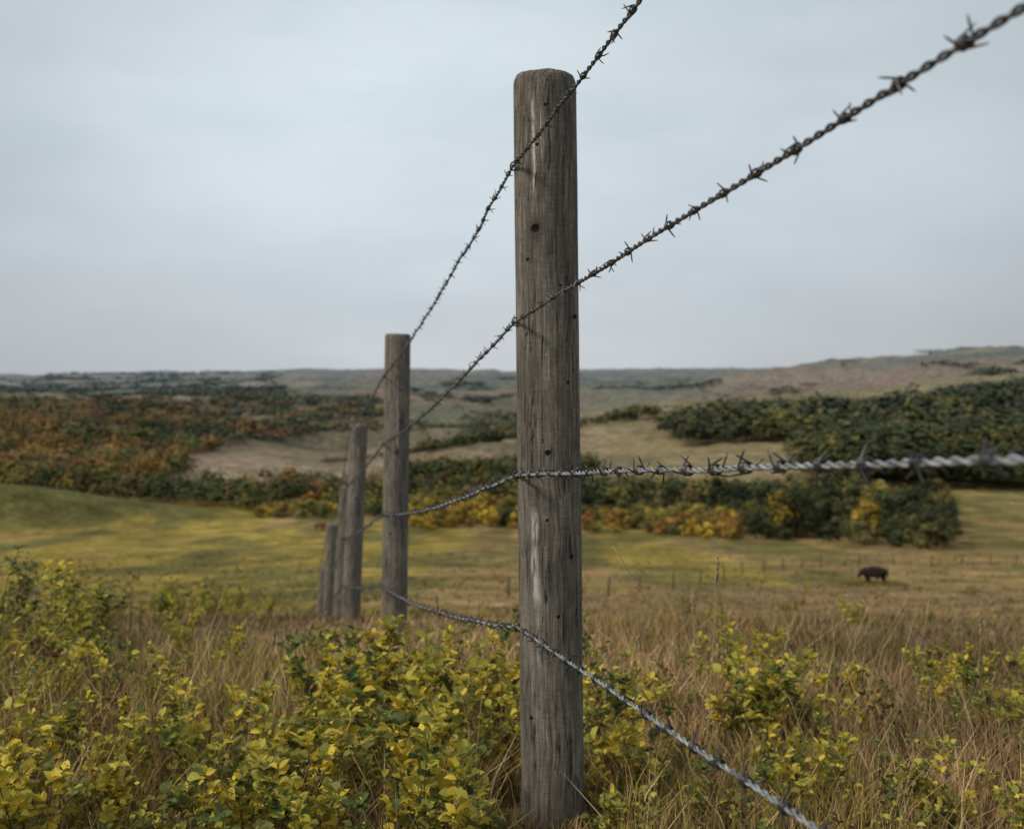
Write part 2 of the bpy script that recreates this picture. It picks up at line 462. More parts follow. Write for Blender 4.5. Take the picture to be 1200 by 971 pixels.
nrm = np.array([-.975, -.222])
wire_py = [[195, 441, 503], [377, 520, 569], [556, 602, 631], [735, 686, 685]]
z0s = [.665, .364, .115, -.216]
wire_labels = ['top strand of twisted rusty barbed wire on wooden posts', 'second strand of dark twisted barbed wire on wooden posts',
 'third strand of silvery twisted barbed wire on wooden posts', 'lowest strand of silvery barbed wire near the shrubs']
offs = [-.19, -.50, -.81, -1.12]
attach = []
for w in range(4):
    pts = []
    for k in range(6):
        b, t = POSTS[k]; d = pd[k]
        if k < 3: z = W(600, wire_py[w][k], d-.014)[2]
        else: z = t[2]+offs[w]*1.08
        u = (z-b[2])/(t[2]-b[2]); c0 = b+(t-b)*u
        rr_ = (RAD[k][0]+(RAD[k][1]-RAD[k][0])*u)+.0050
        pts.append(np.array([c0[0]+nrm[0]*rr_, c0[1]+nrm[1]*rr_, z]))
    st0 = np.array([.675, -.96, z0s[w]])
    attach.append([st0]+pts)

def barb_mesh(seed):
    r = random.Random(seed); G = Geo()
    for k in range(2):
        ph = k*math.pi/2+r.uniform(-.5, .5); xo = (k-.5)*.0036
        R = .0042; turns = 1.5
        n = 22; a = np.linspace(0, turns*2*math.pi, n)+ph
        core = np.stack([xo+np.linspace(-.0022, .0022, n), R*np.cos(a), R*np.sin(a)], -1)
        def tail(p, a_, sgn, l):
            tdir = np.array([r.uniform(-.6, .6), -math.sin(a_)*sgn, math.cos(a_)*sgn])
            tdir += .3*np.array([0, math.cos(a_), math.sin(a_)]); tdir /= np.linalg.norm(tdir)
            return [p+tdir*l*q for q in (.35, .7, 1.)]
        l1 = .0125*r.uniform(.75, 1.2); l2 = .0125*r.uniform(.75, 1.2)
        s_ = tail(core[0], a[0], -1, l1)[::-1]; e_ = tail(core[-1], a[-1], 1, l2)
        P = np.vstack([s_, core, e_])
        rad = np.full(len(P), .00090); rad[0] = rad[-1] = .00035; rad[1] = rad[-2] = .00085
        v, q, t = tube(P, rad, 6); G.put(v, q, t)
    return G
barbG = [barb_mesh(k) for k in range(7)]
PITCHW = .036
for w in range(4):
    A = attach[w]; mat = DARKSTEEL if w < 2 else STEEL
    path = []
    for k in range(6):
        a, b = A[k], A[k+1]; Ls = np.linalg.norm(b-a); n = int(Ls/.0030)
        t = np.linspace(0, 1, n, endpoint=False)
        sag = [.0, .030, .02, .02, .02, .02][k]
        P = a[None]*(1-t[:, None])+b[None]*t[:, None]
        P[:, 2] -= sag*4*t*(1-t)
        path.append(P)
    path.append(A[6][None]); C = np.vstack(path)
    seg = np.linalg.norm(np.diff(C, axis=0), axis=1); sl = np.concatenate([[0], np.cumsum(seg)])
    wa_ = np.interp(C[:, 1], [.5, 1.9, 2.2], [.0011, .0014, .0026])
    C[:, 2] += wa_*(vnoise(sl*9, sl*0+w, 5)-.5)*2; C[:, 0] += wa_*(vnoise(sl*8, sl*0+w, 6)-.5)*2
    Tn = np.gradient(C, axis=0); Tn /= np.linalg.norm(Tn, axis=1)[:, None]
    Nn = np.cross(Tn, [0, 0, 1.]); Nn /= np.linalg.norm(Nn, axis=1)[:, None]; Bn = np.cross(Tn, Nn)
    G = Geo(); sd = 7; hr = .0019; wr = .00165
    pitch_ph = sl/PITCHW*2*math.pi + 1.2*(vnoise(sl*4, sl*0+3+w, 8)-.5)
    for q_ in range(2):
        ph = pitch_ph+q_*math.pi
        Cc = C+hr*(np.cos(ph)[:, None]*Nn+np.sin(ph)[:, None]*Bn)
        a = np.arange(sd)*2*math.pi/sd
        Vv = Cc[:, None]+wr*(np.cos(a)[None, :, None]*Nn[:, None]+np.sin(a)[None, :, None]*Bn[:, None])
        n = len(C); i = np.arange(n-1)[:, None]*sd; j = np.arange(sd)[None]; j2 = (j+1) % sd
        Qq = np.stack([i+j, i+j2, i+sd+j2, i+sd+j], -1).reshape(-1, 4)
        G.put(Vv.reshape(-1, 3), Qq)
    wo = add('barbed_wire', G.mesh('barbed_wire', mat, True), label=wire_labels[w], category='barbed wire', group='barbed wire strands of the fence')
    bmat = DARKSTEEL if w < 2 else DARKBARB
    bms = [g_.mesh('barb', bmat, True) for g_ in barbG]
    bsc = .95 if w < 2 else 1.25
    spos = .55+w*.031
    rest = Geo(); cnt = 0
    r_ = random.Random(50+w)
    while spos < sl[-1]-.05:
        i = int(np.searchsorted(sl, spos)); p_ = C[i]
        M = Matrix((Tn[i], Nn[i], Bn[i])).transposed()
        Rr = M @ Matrix.Rotation(r_.uniform(0, 6.28), 3, 'X')
        if p_[1] < .35 or cnt >= 95:
            gsrc = barbG[r_.randrange(7)]
            v = np.concatenate(gsrc.v) @ np.array(Rr).T + p_
            rest.put(v, np.concatenate(gsrc.q), np.concatenate(gsrc.t))
        else:
            o = add('barb', bms[r_.randrange(7)], parent=wo)
            o.matrix_local = Matrix.Translation(Vector(p_)) @ Rr.to_4x4() @ Matrix.Scale(bsc*r_.uniform(.92, 1.1), 4)
            cnt += 1
        spos += .072+r_.uniform(-.010, .010)
    if rest.n:
        add('barb', rest.mesh('barb_rest', bmat, True), parent=wo, kind='stuff')
    for k in range(6):
        p_ = A[k+1]; po = post_objs[k]
        nn = np.array([nrm[0], nrm[1], 0]); up = np.array([0, 0, 1.])
        hs = .0075; a = np.linspace(0, math.pi, 9)
        arc = [p_+nn*(.0045*math.sin(x))+up*(hs*math.cos(x)) for x in a]
        P = np.vstack([[p_-nn*.016+up*hs], arc, [p_-nn*.016-up*hs]])
        v, q, t = tube(P, .0017, 6)
        me = build('staple', v, q, t, None, True, DARKSTEEL)
        so = add('staple', me); so.parent = po
        Mi = (Matrix.Translation(po.location) @ po.rotation_quaternion.to_matrix().to_4x4()).inverted()
        so.matrix_local = Mi

# ------------------------------------------------------------------ near shrubs
LEAF = leaf_mat('shrub_leaf', .38, .5, spec=.15)
STEM = simple_mat('shrub_bark', (.075, .046, .034), .85, 0, 40, .4)
lv = np.array([[0, 0, 0], [-.30, .35, .08], [-.24, .72, .07], [0, 1, -.06], [.24, .72, .07], [.30, .35, .08], [0, .35, 0], [0, .70, -.01]])
lq = np.array([[6, 5, 4, 7], [1, 6, 7, 2]]); ltr = np.array([[0, 5, 6], [0, 6, 1], [7, 4, 3], [2, 7, 3]])
def rand_unit(n):
    v = rng.normal(size=(n, 3)); return v/np.linalg.norm(v, axis=1)[:, None]
def make_leaves(G, P, D, L_, Cc):
    n = len(P)
    D = D/np.linalg.norm(D, axis=1)[:, None]
    up = np.tile([0, 0, 1.], (n, 1))+rand_unit(n)*.75
    X_ = np.cross(D, up); X_ /= np.linalg.norm(X_, axis=1)[:, None]+1e-9
    Z_ = np.cross(X_, D)
    curl = rng.uniform(.5, 2.6, n)
    V = P[:, None]+L_[:, None, None]*(lv[None, :, 0:1]*X_[:, None]*rng.uniform(.8, 1.2, (n, 1, 1))+lv[None, :, 1:2]*D[:, None]+lv[None, :, 2:3]*Z_[:, None]*curl[:, None, None])
    o = np.arange(n)[:, None, None]*8
    G.put(V.reshape(-1, 3), (lq[None]+o).reshape(-1, 4), (ltr[None]+o).reshape(-1, 3), np.repeat(Cc, 8, 0))
YEL = np.array([.84, .66, .09]); YG = np.array([.53, .50, .095]); GRN = np.array([.15, .20, .06]); OLV = np.array([.28, .27, .08]); RED = np.array([.20, .09, .045])
def shrub(seed, pal, h=.42, nst=8, leafL=.034, dens=1.):
    r = random.Random(seed); S = Geo(); G = Geo()
    P = []; D = []; Ls = []; Cs = []
    names = [p_[0] for p_ in pal]; wts = [p_[1] for p_ in pal]
    for s_ in range(nst):
        az = r.uniform(0, 6.28); tilt = r.uniform(.05, .55); hh = h*r.uniform(.45, 1.25)
        b = np.array([r.uniform(-.10, .10), r.uniform(-.10, .10), -.03])
        d = np.array([math.cos(az)*math.sin(tilt), math.sin(az)*math.sin(tilt), math.cos(tilt)])
        n = 8; pts = [b]
        for q in range(n):
            d = d+np.array([r.gauss(0, .09), r.gauss(0, .09), .03]); d /= np.linalg.norm(d)
            pts.append(pts[-1]+d*(hh+.03)/n)
        pts = np.array(pts)
        v, q_, t = tube(pts, np.linspace(.0030, .0010, n+1)*r.uniform(.8, 1.2), 5); S.put(v, q_, t)
        stemcol = r.choices(names, wts)[0]
        for q in range(2, n+1):
            for _ in range(2 if q > 4 else 1):
                if r.random() > .81: continue
                a2 = r.uniform(0, 6.28); el = r.uniform(.3, 1.0); tl = r.uniform(.05, .12)*(1.15-.5*q/n)*h/.42
                td = np.array([math.cos(a2)*math.cos(el), math.sin(a2)*math.cos(el), math.sin(el)])
                tp = [pts[q]]
                m_ = 5
                for u in range(m_):
                    td = td+np.array([r.gauss(0, .12), r.gauss(0, .12), .08]); td /= np.linalg.norm(td); tp.append(tp[-1]+td*tl/m_)
                tp = np.array(tp); v, qq, t = tube(tp, np.linspace(.0012, .0006, m_+1), 4); S.put(v, qq, t)
                for u in range(1, m_+1):
                    for sd_ in range(2):
                        if r.random() > .71*dens: continue
                        a3 = r.uniform(0, 6.28)
                        ld = td*.5+np.array([math.cos(a3), math.sin(a3), r.uniform(-.45, .6)])*.9
                        P.append(tp[u]); D.append(ld); Ls.append(leafL*r.uniform(.5, 1.25))
                        cc = stemcol if r.random() < .6 else r.choices(names, wts)[0]
                        Cs.append(cc*r.uniform(.55, 1.2))
    make_leaves(G, np.array(P), np.array(D), np.array(Ls), np.array(Cs))
    return S.mesh('stem', STEM, True), G.mesh('foliage', LEAF, False)
palY = [(YEL, 6), (YG, 6), (OLV, 2), (GRN, 1.2)]
palG = [(YEL, 2.4), (YG, 4), (OLV, 3), (GRN, 3)]
palD = [(YEL, 1.2), (YG, 1.6), (OLV, 2.4), (GRN, 4), (RED, 1.2)]
kinds = []
for k in range(7): kinds.append(('y',)+shrub(100+k, palY, .38, 8, .044))
for k in range(6): kinds.append(('g',)+shrub(200+k, palG, .38, 7, .040, .95))
for k in range(4): kinds.append(('d',)+shrub(300+k, palD, .46, 8, .031, .6))
LAB = {'y': 'low shrub with bright yellow and green autumn leaves', 'g': 'low leafy shrub with yellow-green leaves in dry grass', 'd': 'sparse dark shrub with thin bare reddish stems'}
def put_shrub(x, y, kk, sc, sz=1.):
    ch = [k for k in kinds if k[0] == kk]; k = random.choice(ch)
    e = add('shrub', None, loc=(x, y, H1(x, y)-.01), rot=(random.uniform(-.15, .15), random.uniform(-.15, .15), random.uniform(0, 6.28)), scale=(sc, sc, sc*sz))
    e.empty_display_size = .1
    e['label'] = LAB[kk]; e['category'] = 'shrub'; e['group'] = 'low shrubs growing along the fence'
    add('stem', k[1], parent=e); add('foliage', k[2], parent=e)
shrub_pts = []
def scatter(n, px0, px1, d0, d1, kk, s0, s1, mind=.16):
    t = 0; c_ = 0
    while c_ < n and t < n*30:
        t += 1
        px = random.uniform(px0, px1); d = random.uniform(d0, d1); x = (px-600)/F*d
        if any((x-a)**2+(d-b)**2 < mind**2 for a, b in shrub_pts): continue
        if d < 2.1 and 565 < px < 725: continue
        if d < 1.25 or (x-.08)**2+(d-1.96)**2 < .15**2: continue
        shrub_pts.append((x, d)); c_ += 1
        put_shrub(x, d, random.choice(kk), random.uniform(s0, s1))
scatter(18, 240, 590, 1.55, 2.2, 'yyyyg', .44, .64, .12)
scatter(12, 350, 590, 2.2, 2.9, 'yyyg', .52, .72, .15)
scatter(12, -80, 250, 1.6, 2.2, 'yyg', .40, .57, .14)
scatter(6, -100, 200, 2.2, 3.0, 'ygyd', .48, .68, .22)
scatter(8, -90, 80, 2.7, 4.0, 'ddgg', .80, 1.10, .24)
scatter(11, 720, 1250, 1.55, 2.05, 'gyyd', .34, .47, .15)
scatter(15, 690, 1250, 2.05, 2.8, 'gyyd', .44, .64, .20)
scatter(3, 760, 1250, 2.8, 3.6, 'gdy', .45, .6, .3)
scatter(6, 600, 730, 2.15, 2.8, 'gyy', .40, .56, .13)
scatter(3, 120, 400, 3.4, 4.5, 'gyy', .36, .48, .4)
scatter(10, -150, 330, 4.6, 10, 'dggg', .50, .78, .5)
scatter(4, 700, 1350, 3.6, 7, 'gdy', .3, .45, .6)
scatter(26, -260, 400, 24, 60, 'ggy', 1.6, 2.8, 2.5)
scatter(10, 640, 1400, 30, 70, 'gd', 1.2, 2.0, 3)

# ------------------------------------------------------------------ grass (uncountable)
GRASS = leaf_mat('dry_grass_blade', .0, .7, spec=.2)
def grass(name, n, d0, d1, hmin, hmax, w0, label, px0=-300, px1=1500):
    px = rng.uniform(px0, px1, n); d = np.exp(rng.uniform(math.log(d0), math.log(d1), n))
    x = (px-600)/F*d; y = d.copy()
    mfrac = rng.random(n) < .75
    cl = (np.arange(n)//12)*12
    x = np.where(mfrac, x[cl]+rng.normal(0, .012, n)*np.sqrt(d), x); y = np.where(mfrac, y[cl]+rng.normal(0, .012, n)*np.sqrt(d), y)
    d = y; z = H(x, y); px = 600+F*x/y
    patch = fbm(x*1.1, y*1.1, 77)
    hgt = rng.uniform(hmin, hmax, n)*np.interp(patch, [.25, .5, .75], [.45, .9, 1.5])
    hgt *= np.interp(d, [0, 2.2, 3.5, 6, 11, 30, 60], [1, 1, .66, .40, .30, .8, 1.])
    infront = (y < 2.02) & (px > 570) & (px < 725)
    hgt = np.where(infront, np.minimum(hgt, .05), hgt)
    hgt = hgt*np.clip((y-1.0)/.9, .25, 1)
    pn = fbm(x*.7, y*.5, 81)
    straw = np.array([.50, .335, .150]); pink = np.array([.45, .285, .165]); brn = np.array([.17, .10, .05]); ol = np.array([.165, .145, .040]); yg = np.array([.33, .26, .05]); pale = np.array([.62, .46, .25])
    strip = sstep(480, 700, px)*sstep(12, 22, d)*sstep(100, 62, d)
    greenw = sstep(.48, .60, pn)*.45+.05+.60*sstep(6, 16, d)*(1-.8*strip)+.2*sstep(450, 200, px)*sstep(3, 6, d)
    g_ = rng.random(n) < greenw
    pal1 = np.stack([straw, pink, brn, pale]); pal2 = np.stack([ol, yg, ol*.7, yg*1.1])
    i1 = rng.choice(4, n, p=[.35, .25, .25, .15]); i2 = rng.integers(0, 4, n)
    tone = np.interp(fbm(x*.5, y*.35, 87), [.3, .7], [.55, 1.3])
    base = np.where(g_[:, None], pal2[i2], pal1[i1])*(rng.uniform(.7, 1.25, n)*tone)[:, None]
    wd = w0*np.power(np.maximum(d, 1)/2, .75)*rng.uniform(.6, 1.3, n)
    az = rng.uniform(0, 2*math.pi, n); face = rng.uniform(0, math.pi, n)
    lean = rng.uniform(.05, .9, n)*hgt
    lx = np.cos(az)*lean; ly = np.sin(az)*lean
    sx = np.cos(face)*wd/2; sy = np.sin(face)*wd/2
    B = np.stack([x, y, z-.01], -1)
    S_ = np.stack([sx, sy, np.zeros(n)], -1)
    M = B+np.stack([lx*.3, ly*.3, hgt*.55], -1); Tt = B+np.stack([lx, ly, hgt], -1)
    V = np.stack([B-S_, B+S_, M-S_*.8, M+S_*.8, Tt], 1)
    o = np.arange(n)[:, None]*5
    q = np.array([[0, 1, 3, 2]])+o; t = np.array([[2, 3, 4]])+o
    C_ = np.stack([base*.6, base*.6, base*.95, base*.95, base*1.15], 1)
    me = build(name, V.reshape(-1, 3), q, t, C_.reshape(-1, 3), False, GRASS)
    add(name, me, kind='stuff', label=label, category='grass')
grass('dry_grass', 125000, 1.25, 14, .06, .20, .0026, 'dense tan and olive dry prairie grass')
grass('meadow_grass', 80000, 10, 130, .12, .26, .0035, 'yellow-green meadow grass covering the slope')
grass('fine_grass_stem', 5000, 1.5, 6, .20, .40, .0011, 'thin straw-coloured grass stems above the turf')

STALK = simple_mat('straw_stalk', (.42, .31, .18), .8, 0, 30, .3)
def stalk(px, pxt, pyt, d, bend, head, lab):
    top = W(pxt, pyt, d); bx = (px-600)/F*d; b = np.array([bx, d+.02, H1(bx, d+.02)-.02])
    t = np.linspace(0, 1, 16)[:, None]
    mid = (b+top)/2+np.array([bend, 0, .04]); P = (1-t)**2*b+2*t*(1-t)*mid+t*t*top
    v, q, tt = tube(P-b, np.linspace(.0020, .0011, 16), 5)
    e = add('grass_stalk', build('grass_stalk', v, q, tt, None, True, STALK), loc=tuple(b), label=lab, category='grass stalk', group='tall dry grass stalks')
    if head:
        G = Geo(); dirn = (P[-1]-P[-2]); dirn /= np.linalg.norm(dirn)
        for k in range(46):
            u = random.random(); c0 = P[-1]-b-dirn*head*u
            a = random.uniform(0, 6.28)
            dv = dirn*1.+np.array([math.cos(a), math.sin(a), 0])*.5; dv /= np.linalg.norm(dv)
            v, q, tt = tube([c0, c0+dv*.006, c0+dv*.013], [.0006, .0020, .0003], 4); G.put(v, q, tt)
        add('seed_head', G.mesh('seed_head', STALK), parent=e)
stalk(832, 841, 655, 2.3, .004, .07, 'tall upright dry grass stalk with seed head')
stalk(862, 718, 640, 2.2, .03, 0, 'thin bent straw-coloured grass stalk')
stalk(1012, 1018, 735, 2.4, -.01, .06, 'upright dry grass stalk with seed head')
for a in ((818, 812, 700, 2.6, .01, .05), (1062, 1090, 705, 2.9, .02, .05), (1145, 1150, 725, 2.7, .02, .05), (512, 511, 700, 2.9, .01, .05), (905, 925, 742, 2.5, .01, .05), (760, 748, 748, 2.7, .01, .04), (300, 322, 742, 2.8, .01, .04)):
    stalk(*a, 'slender dry grass stalk with seed head')

# ------------------------------------------------------------------ trees
CROWN = leaf_mat('tree_crown_leaf', .0, .8, objcol=True, nscale=.25)
WOODLEAF = leaf_mat('wood_crown_leaf', .0, .9, nscale=.05, spec=.05)
BARK = simple_mat('tree_bark', (.10, .085, .07), .9, 0, 4, .4)
def quads_cloud(C0, n_out, size, colr, G, jit=.5):
    n = len(C0)
    D = n_out+rand_unit(n)*jit; D /= np.linalg.norm(D, axis=1)[:, None]
    a = np.cross(D, rand_unit(n)); a /= np.linalg.norm(a, axis=1)[:, None]+1e-9; b = np.cross(D, a)
    s1 = (size*rng.uniform(.6, 1.2, n))[:, None]; s2 = (size*rng.uniform(.5, 1.0, n))[:, None]
    V = np.stack([C0-a*s1, C0-b*s2+a*s1*.2, C0+a*s1*.9, C0+b*s2-a*s1*.1], 1)
    o = np.arange(n)[:, None]*4
    G.put(V.reshape(-1, 3), np.array([[0, 1, 2, 3]])+o, None, np.repeat(colr, 4, 0))
def tree_kind(seed, h, w, bush=False):
    r = random.Random(seed); T = Geo(); G = Geo()
    ch = h*(.16 if not bush else .05)
    tp = np.array([[0, 0, -.3], [r.uniform(-.1, .1), 0, h*.25], [r.uniform(-.25, .25), r.uniform(-.25, .25), h*.55], [r.uniform(-.3, .3), 0, h*.9]])
    v, q, t = tube(tp, [.16*h/7, .12*h/7, .08*h/7, .02], 7); T.put(v, q, t)
    nl = 15 if not bush else 11
    for k in range(nl):
        a = r.uniform(0, 6.28); u = (k+.5)/nl; zz = ch+(h-ch)*(.12+.80*u)
        env = math.sin(math.pi*min(1, (.15+.85*u)))**.6
        rad = w*.5*env*r.uniform(.25, 1.05)
        c0 = np.array([math.cos(a)*rad, math.sin(a)*rad, zz]); lr = w*r.uniform(.12, .29)
        s0 = tp[1]+(tp[2]-tp[1])*min(1, u)
        v, q, t = tube([s0, (s0+c0)/2+[0, 0, .2], c0], [.05*h/7, .035*h/7, .012], 5); T.put(v, q, t)
        n = 75; D = rand_unit(n); rad_ = lr*rng.uniform(.5, 1.25, n)
        P = c0+D*rad_[:, None]*[1, 1, .9]
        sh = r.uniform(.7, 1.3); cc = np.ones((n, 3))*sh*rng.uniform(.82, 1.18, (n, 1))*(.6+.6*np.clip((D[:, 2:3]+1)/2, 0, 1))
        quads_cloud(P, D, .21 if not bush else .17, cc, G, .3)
    return T.mesh('trunk', BARK, True), G.mesh('crown', CROWN)
tk = [tree_kind(k, 7, 3.2+.5*k) for k in range(6)]
bk = [tree_kind(20+k, 3.0, 3.6, True) for k in range(4)]

def inpoly(px, py, poly):
    poly = np.array(poly, float); n = len(poly); c = np.zeros(px.shape, bool); j = n-1
    for i in range(n):
        xi, yi = poly[i]; xj, yj = poly[j]
        cond = ((yi > py) != (yj > py)) & (px < (xj-xi)*(py-yi)/(yj-yi+1e-12)+xi)
        c ^= cond; j = i
    return c
def candidates(n, d0, d1, px0=-350, px1=1550, p=0.):
    px = rng.uniform(px0, px1, n)
    if p == 0: d = np.exp(rng.uniform(math.log(d0), math.log(d1), n))
    else: d = rng.uniform(d0**p, d1**p, n)**(1/p)
    x = (px-600)/F*d; z = H(x, d); pp, py = project(x, d, z)
    return x, d, z, pp, py

R_left = [(-350, 596), (60, 594), (200, 603), (420, 607), (520, 602), (600, 590), (600, 574), (420, 578), (200, 573), (0, 558), (-350, 558)]
R_right = [(480, 614), (480, 584), (700, 582), (1000, 582), (1100, 600), (1108, 638), (1000, 640), (900, 632), (700, 626), (560, 616)]
x, d, z, pp, py = candidates(60000, 135, 330)
jx = pp+20*(fbm(x/14, d/14, 191)-.5); jy = py+24*(fbm(x/12, d/12, 192)-.5)
mL = inpoly(jx, jy, R_left); mR = inpoly(jx, jy, R_right)
clump = fbm(x/11, d/16, 193)
sel = np.where((mL | mR) & (clump > np.where(pp > 850, .30, .40)) & (mound_f(x, d) < .05) & ((d > 208) | (pp > 215)))[0]
order = sel[np.argsort(d[sel]+rng.uniform(0, 14, len(sel)))]
grid = {}; chosen = []
for i in order:
    gx, gy = int(x[i]//3.6), int(d[i]//3.6)
    ok = True
    for a in (-1, 0, 1):
        for b in (-1, 0, 1):
            for q in grid.get((gx+a, gy+b), ()):
                if (x[q]-x[i])**2+(d[q]-d[i])**2 < 3.2**2: ok = False
    if ok: grid.setdefault((gx, gy), []).append(i); chosen.append(i)
inview = [i for i in chosen if -40 < pp[i] < 1240]
print('creek trees', len(chosen), len(inview))
COLS = {'dark': (.052, .062, .030), 'olive': (.125, .115, .040), 'green': (.075, .094, .037), 'yellow': (.40, .28, .045), 'orange': (.31, .17, .048), 'brown': (.155, .10, .052), 'yg': (.22, .185, .048), 'rust': (.21, .115, .052)}
CL = {'dark': 'dark green leafy tree in the valley bottom', 'olive': 'olive green tree in the valley thicket', 'green': 'green leafy tree in the valley thicket', 'yellow': 'bright yellow autumn bush at thicket edge', 'orange': 'orange autumn bush at thicket edge', 'brown': 'brownish leaf-shedding tree in the thicket', 'yg': 'yellow-green turning tree in the thicket'}
indiv = inview[:285]; sI = set(indiv); restc = [i for i in chosen if i not in sI]
WG = Geo()
def wood_tree(G, x, y, z, h, w, col, nq, size):
    D = rand_unit(nq); D[:, 2] = np.abs(D[:, 2])*1.1-.25
    rad = rng.uniform(.55, 1.2, nq)[:, None]
    ang = np.arctan2(D[:, 1], D[:, 0]); lob = 1+.25*np.sin(ang*3+x)+.15*np.sin(ang*5+y)
    P = np.array([x, y, z+h*.48])+D*rad*lob[:, None]*np.array([w*.5, w*.5, h*.52])
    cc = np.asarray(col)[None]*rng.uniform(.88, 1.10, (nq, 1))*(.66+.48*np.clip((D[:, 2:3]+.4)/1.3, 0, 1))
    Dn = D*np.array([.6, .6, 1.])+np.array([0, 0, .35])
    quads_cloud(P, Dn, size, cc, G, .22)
pick_n = fbm(x/13, d/13, 195)
def pick_col(i):
    P, yy = pp[i], py[i]; hot = pick_n[i] > .5
    if mR[i]:
        front = (P < 640 and yy > 594) or (640 <= P < 860 and yy > 602) or (860 <= P < 1120 and yy > 626)
        if front and P < 880:
            return (random.choices(['yellow', 'orange', 'yg'], [4, 2, 2])[0] if hot else random.choices(['yg', 'olive', 'green', 'yellow'], [2, 3, 2, 1.2])[0]), True
        if front: return random.choices(['yellow', 'olive', 'dark', 'orange', 'green'], [1.6 if hot else .2, 2, 4, .6 if hot else .1, 3])[0], random.random() < .5
        return random.choices(['dark', 'olive', 'green', 'brown', 'yg', 'yellow'], [5, 3, 4, .8, 1.0, .3])[0], random.random() < .2
    front = yy > 596
    if front: return random.choices(['yellow', 'olive', 'dark', 'yg', 'green'], [.9, 3, 2, 2.4, 3])[0], True
    return random.choices(['dark', 'olive', 'green', 'brown', 'yg', 'orange'], [4, 3.5, 3, 2.5, 1.4, .6])[0], random.random() < .3
for i in indiv:
    cn, bush = pick_col(i)
    T_, C_ = random.choice(bk if bush else tk)
    sc = random.uniform(.55, 1.2)*(1. if bush else .95)
    e = add('tree' if not bush else 'bush', None, loc=(x[i], d[i], z[i]-.1), rot=(0, 0, random.uniform(0, 6.28)), scale=(sc*random.uniform(1.0, 1.5), sc*random.uniform(1.0, 1.5), sc))
    e['label'] = CL[cn]; e['category'] = 'bush' if bush else 'tree'; e['group'] = 'trees and bushes along the valley creek'
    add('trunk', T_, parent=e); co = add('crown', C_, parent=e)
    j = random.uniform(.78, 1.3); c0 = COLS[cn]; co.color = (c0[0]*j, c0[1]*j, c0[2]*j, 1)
for i in restc:
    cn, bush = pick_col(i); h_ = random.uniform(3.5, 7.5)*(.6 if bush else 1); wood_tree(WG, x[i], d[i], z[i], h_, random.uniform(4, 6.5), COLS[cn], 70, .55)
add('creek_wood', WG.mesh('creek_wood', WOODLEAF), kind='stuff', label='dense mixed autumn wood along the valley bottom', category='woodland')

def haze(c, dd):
    h = min(.8, 1-math.exp(-max(dd-250, 0)/2700.)); return np.asarray(c)*(1-h)+np.array([.145, .185, .215])*h  # far leaf colours blended to blue-grey in place of real air haze
def wood(name, polys, n, d0, d1, pal, label, hmin=5, hmax=8, thr=None, cap=3500, nscale=60, cs=60, p=1.0, br=1., wid=1.):
    x, d, z, pp, py = candidates(n, d0, d1, p=p)
    m_ = np.zeros(n, bool)
    jx = pp+60*(fbm(x/50, d/50, 91)-.5); jy = py+20*(fbm(x/40, d/40, 92)-.5)
    for p_ in polys: m_ |= inpoly(jx, jy, p_)
    if thr is not None: m_ &= fbm(x/nscale, d/nscale, 95, 3) > thr
    idx = np.where(m_)[0]; print(name, len(idx)); rng.shuffle(idx); idx = idx[:cap]; G = Geo()
    pn = fbm(x/cs, d/cs, 97)
    nm = [p_[0] for p_ in pal]; wt = np.array([p_[1] for p_ in pal], float); cum = np.cumsum(wt)/wt.sum()
    for i in idx:
        q = (pn[i]-.5)*3.2+.5+random.gauss(0, .13)
        q = abs(q); q = 1-abs(1-q); q = min(max(q, 0), .999)
        k = min(len(nm)-1, int(np.searchsorted(cum, q)))
        h = random.uniform(hmin, hmax)*random.uniform(.65, 1.1)
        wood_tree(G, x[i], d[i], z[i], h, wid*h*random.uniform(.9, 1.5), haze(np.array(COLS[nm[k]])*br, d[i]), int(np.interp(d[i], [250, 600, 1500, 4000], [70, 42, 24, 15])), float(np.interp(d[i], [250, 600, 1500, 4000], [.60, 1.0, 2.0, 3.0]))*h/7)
    if G.n: add(name, G.mesh(name, WOODLEAF), kind='stuff', label=label, category='woodland')
wood('forest', [[(800, 528), (795, 500), (880, 490), (1000, 486), (1100, 474), (1170, 456), (1250, 446), (1560, 440), (1560, 610), (1200, 592), (1080, 585), (960, 560), (958, 516), (900, 514)],
                [(1000, 592), (950, 556), (1560, 556), (1560, 598)]],
     46000, 260, 1100, [('olive', 1.4), ('dark', 4), ('green', 3), ('dark', 3), ('olive', 1.6), ('yg', 1.0)], 'dark green forest covering the valley side', 9, 15, None, 6500, br=.88, cs=40)
wood('hillside_wood', [[(470, 572), (470, 540), (520, 515), (612, 500), (640, 530), (700, 560), (700, 572)], [(600, 506), (770, 492), (770, 484), (600, 496)]],
     30000, 260, 900, [('yg', 1), ('dark', 2), ('green', 3), ('olive', 3), ('yg', 1.5)], 'green wood on the lower valley slope', 5, 9, .45, 1000)
wood('autumn_scrub', [[(-350, 590), (-350, 472), (0, 470), (250, 468), (420, 474), (460, 500), (350, 512), (225, 532), (200, 560), (120, 588), (0, 596)]],
     74000, 250, 1200, [('dark', 1.2), ('green', 2.4), ('olive', 2.6), ('yg', 1.8), ('orange', 2.2), ('rust', 1.5), ('orange', 1.5), ('brown', 1.4), ('olive', 2), ('green', 1)], 'orange and green autumn scrub on the hillside', 4.0, 8.5, .40, 8800, 60, 60, wid=1.15)
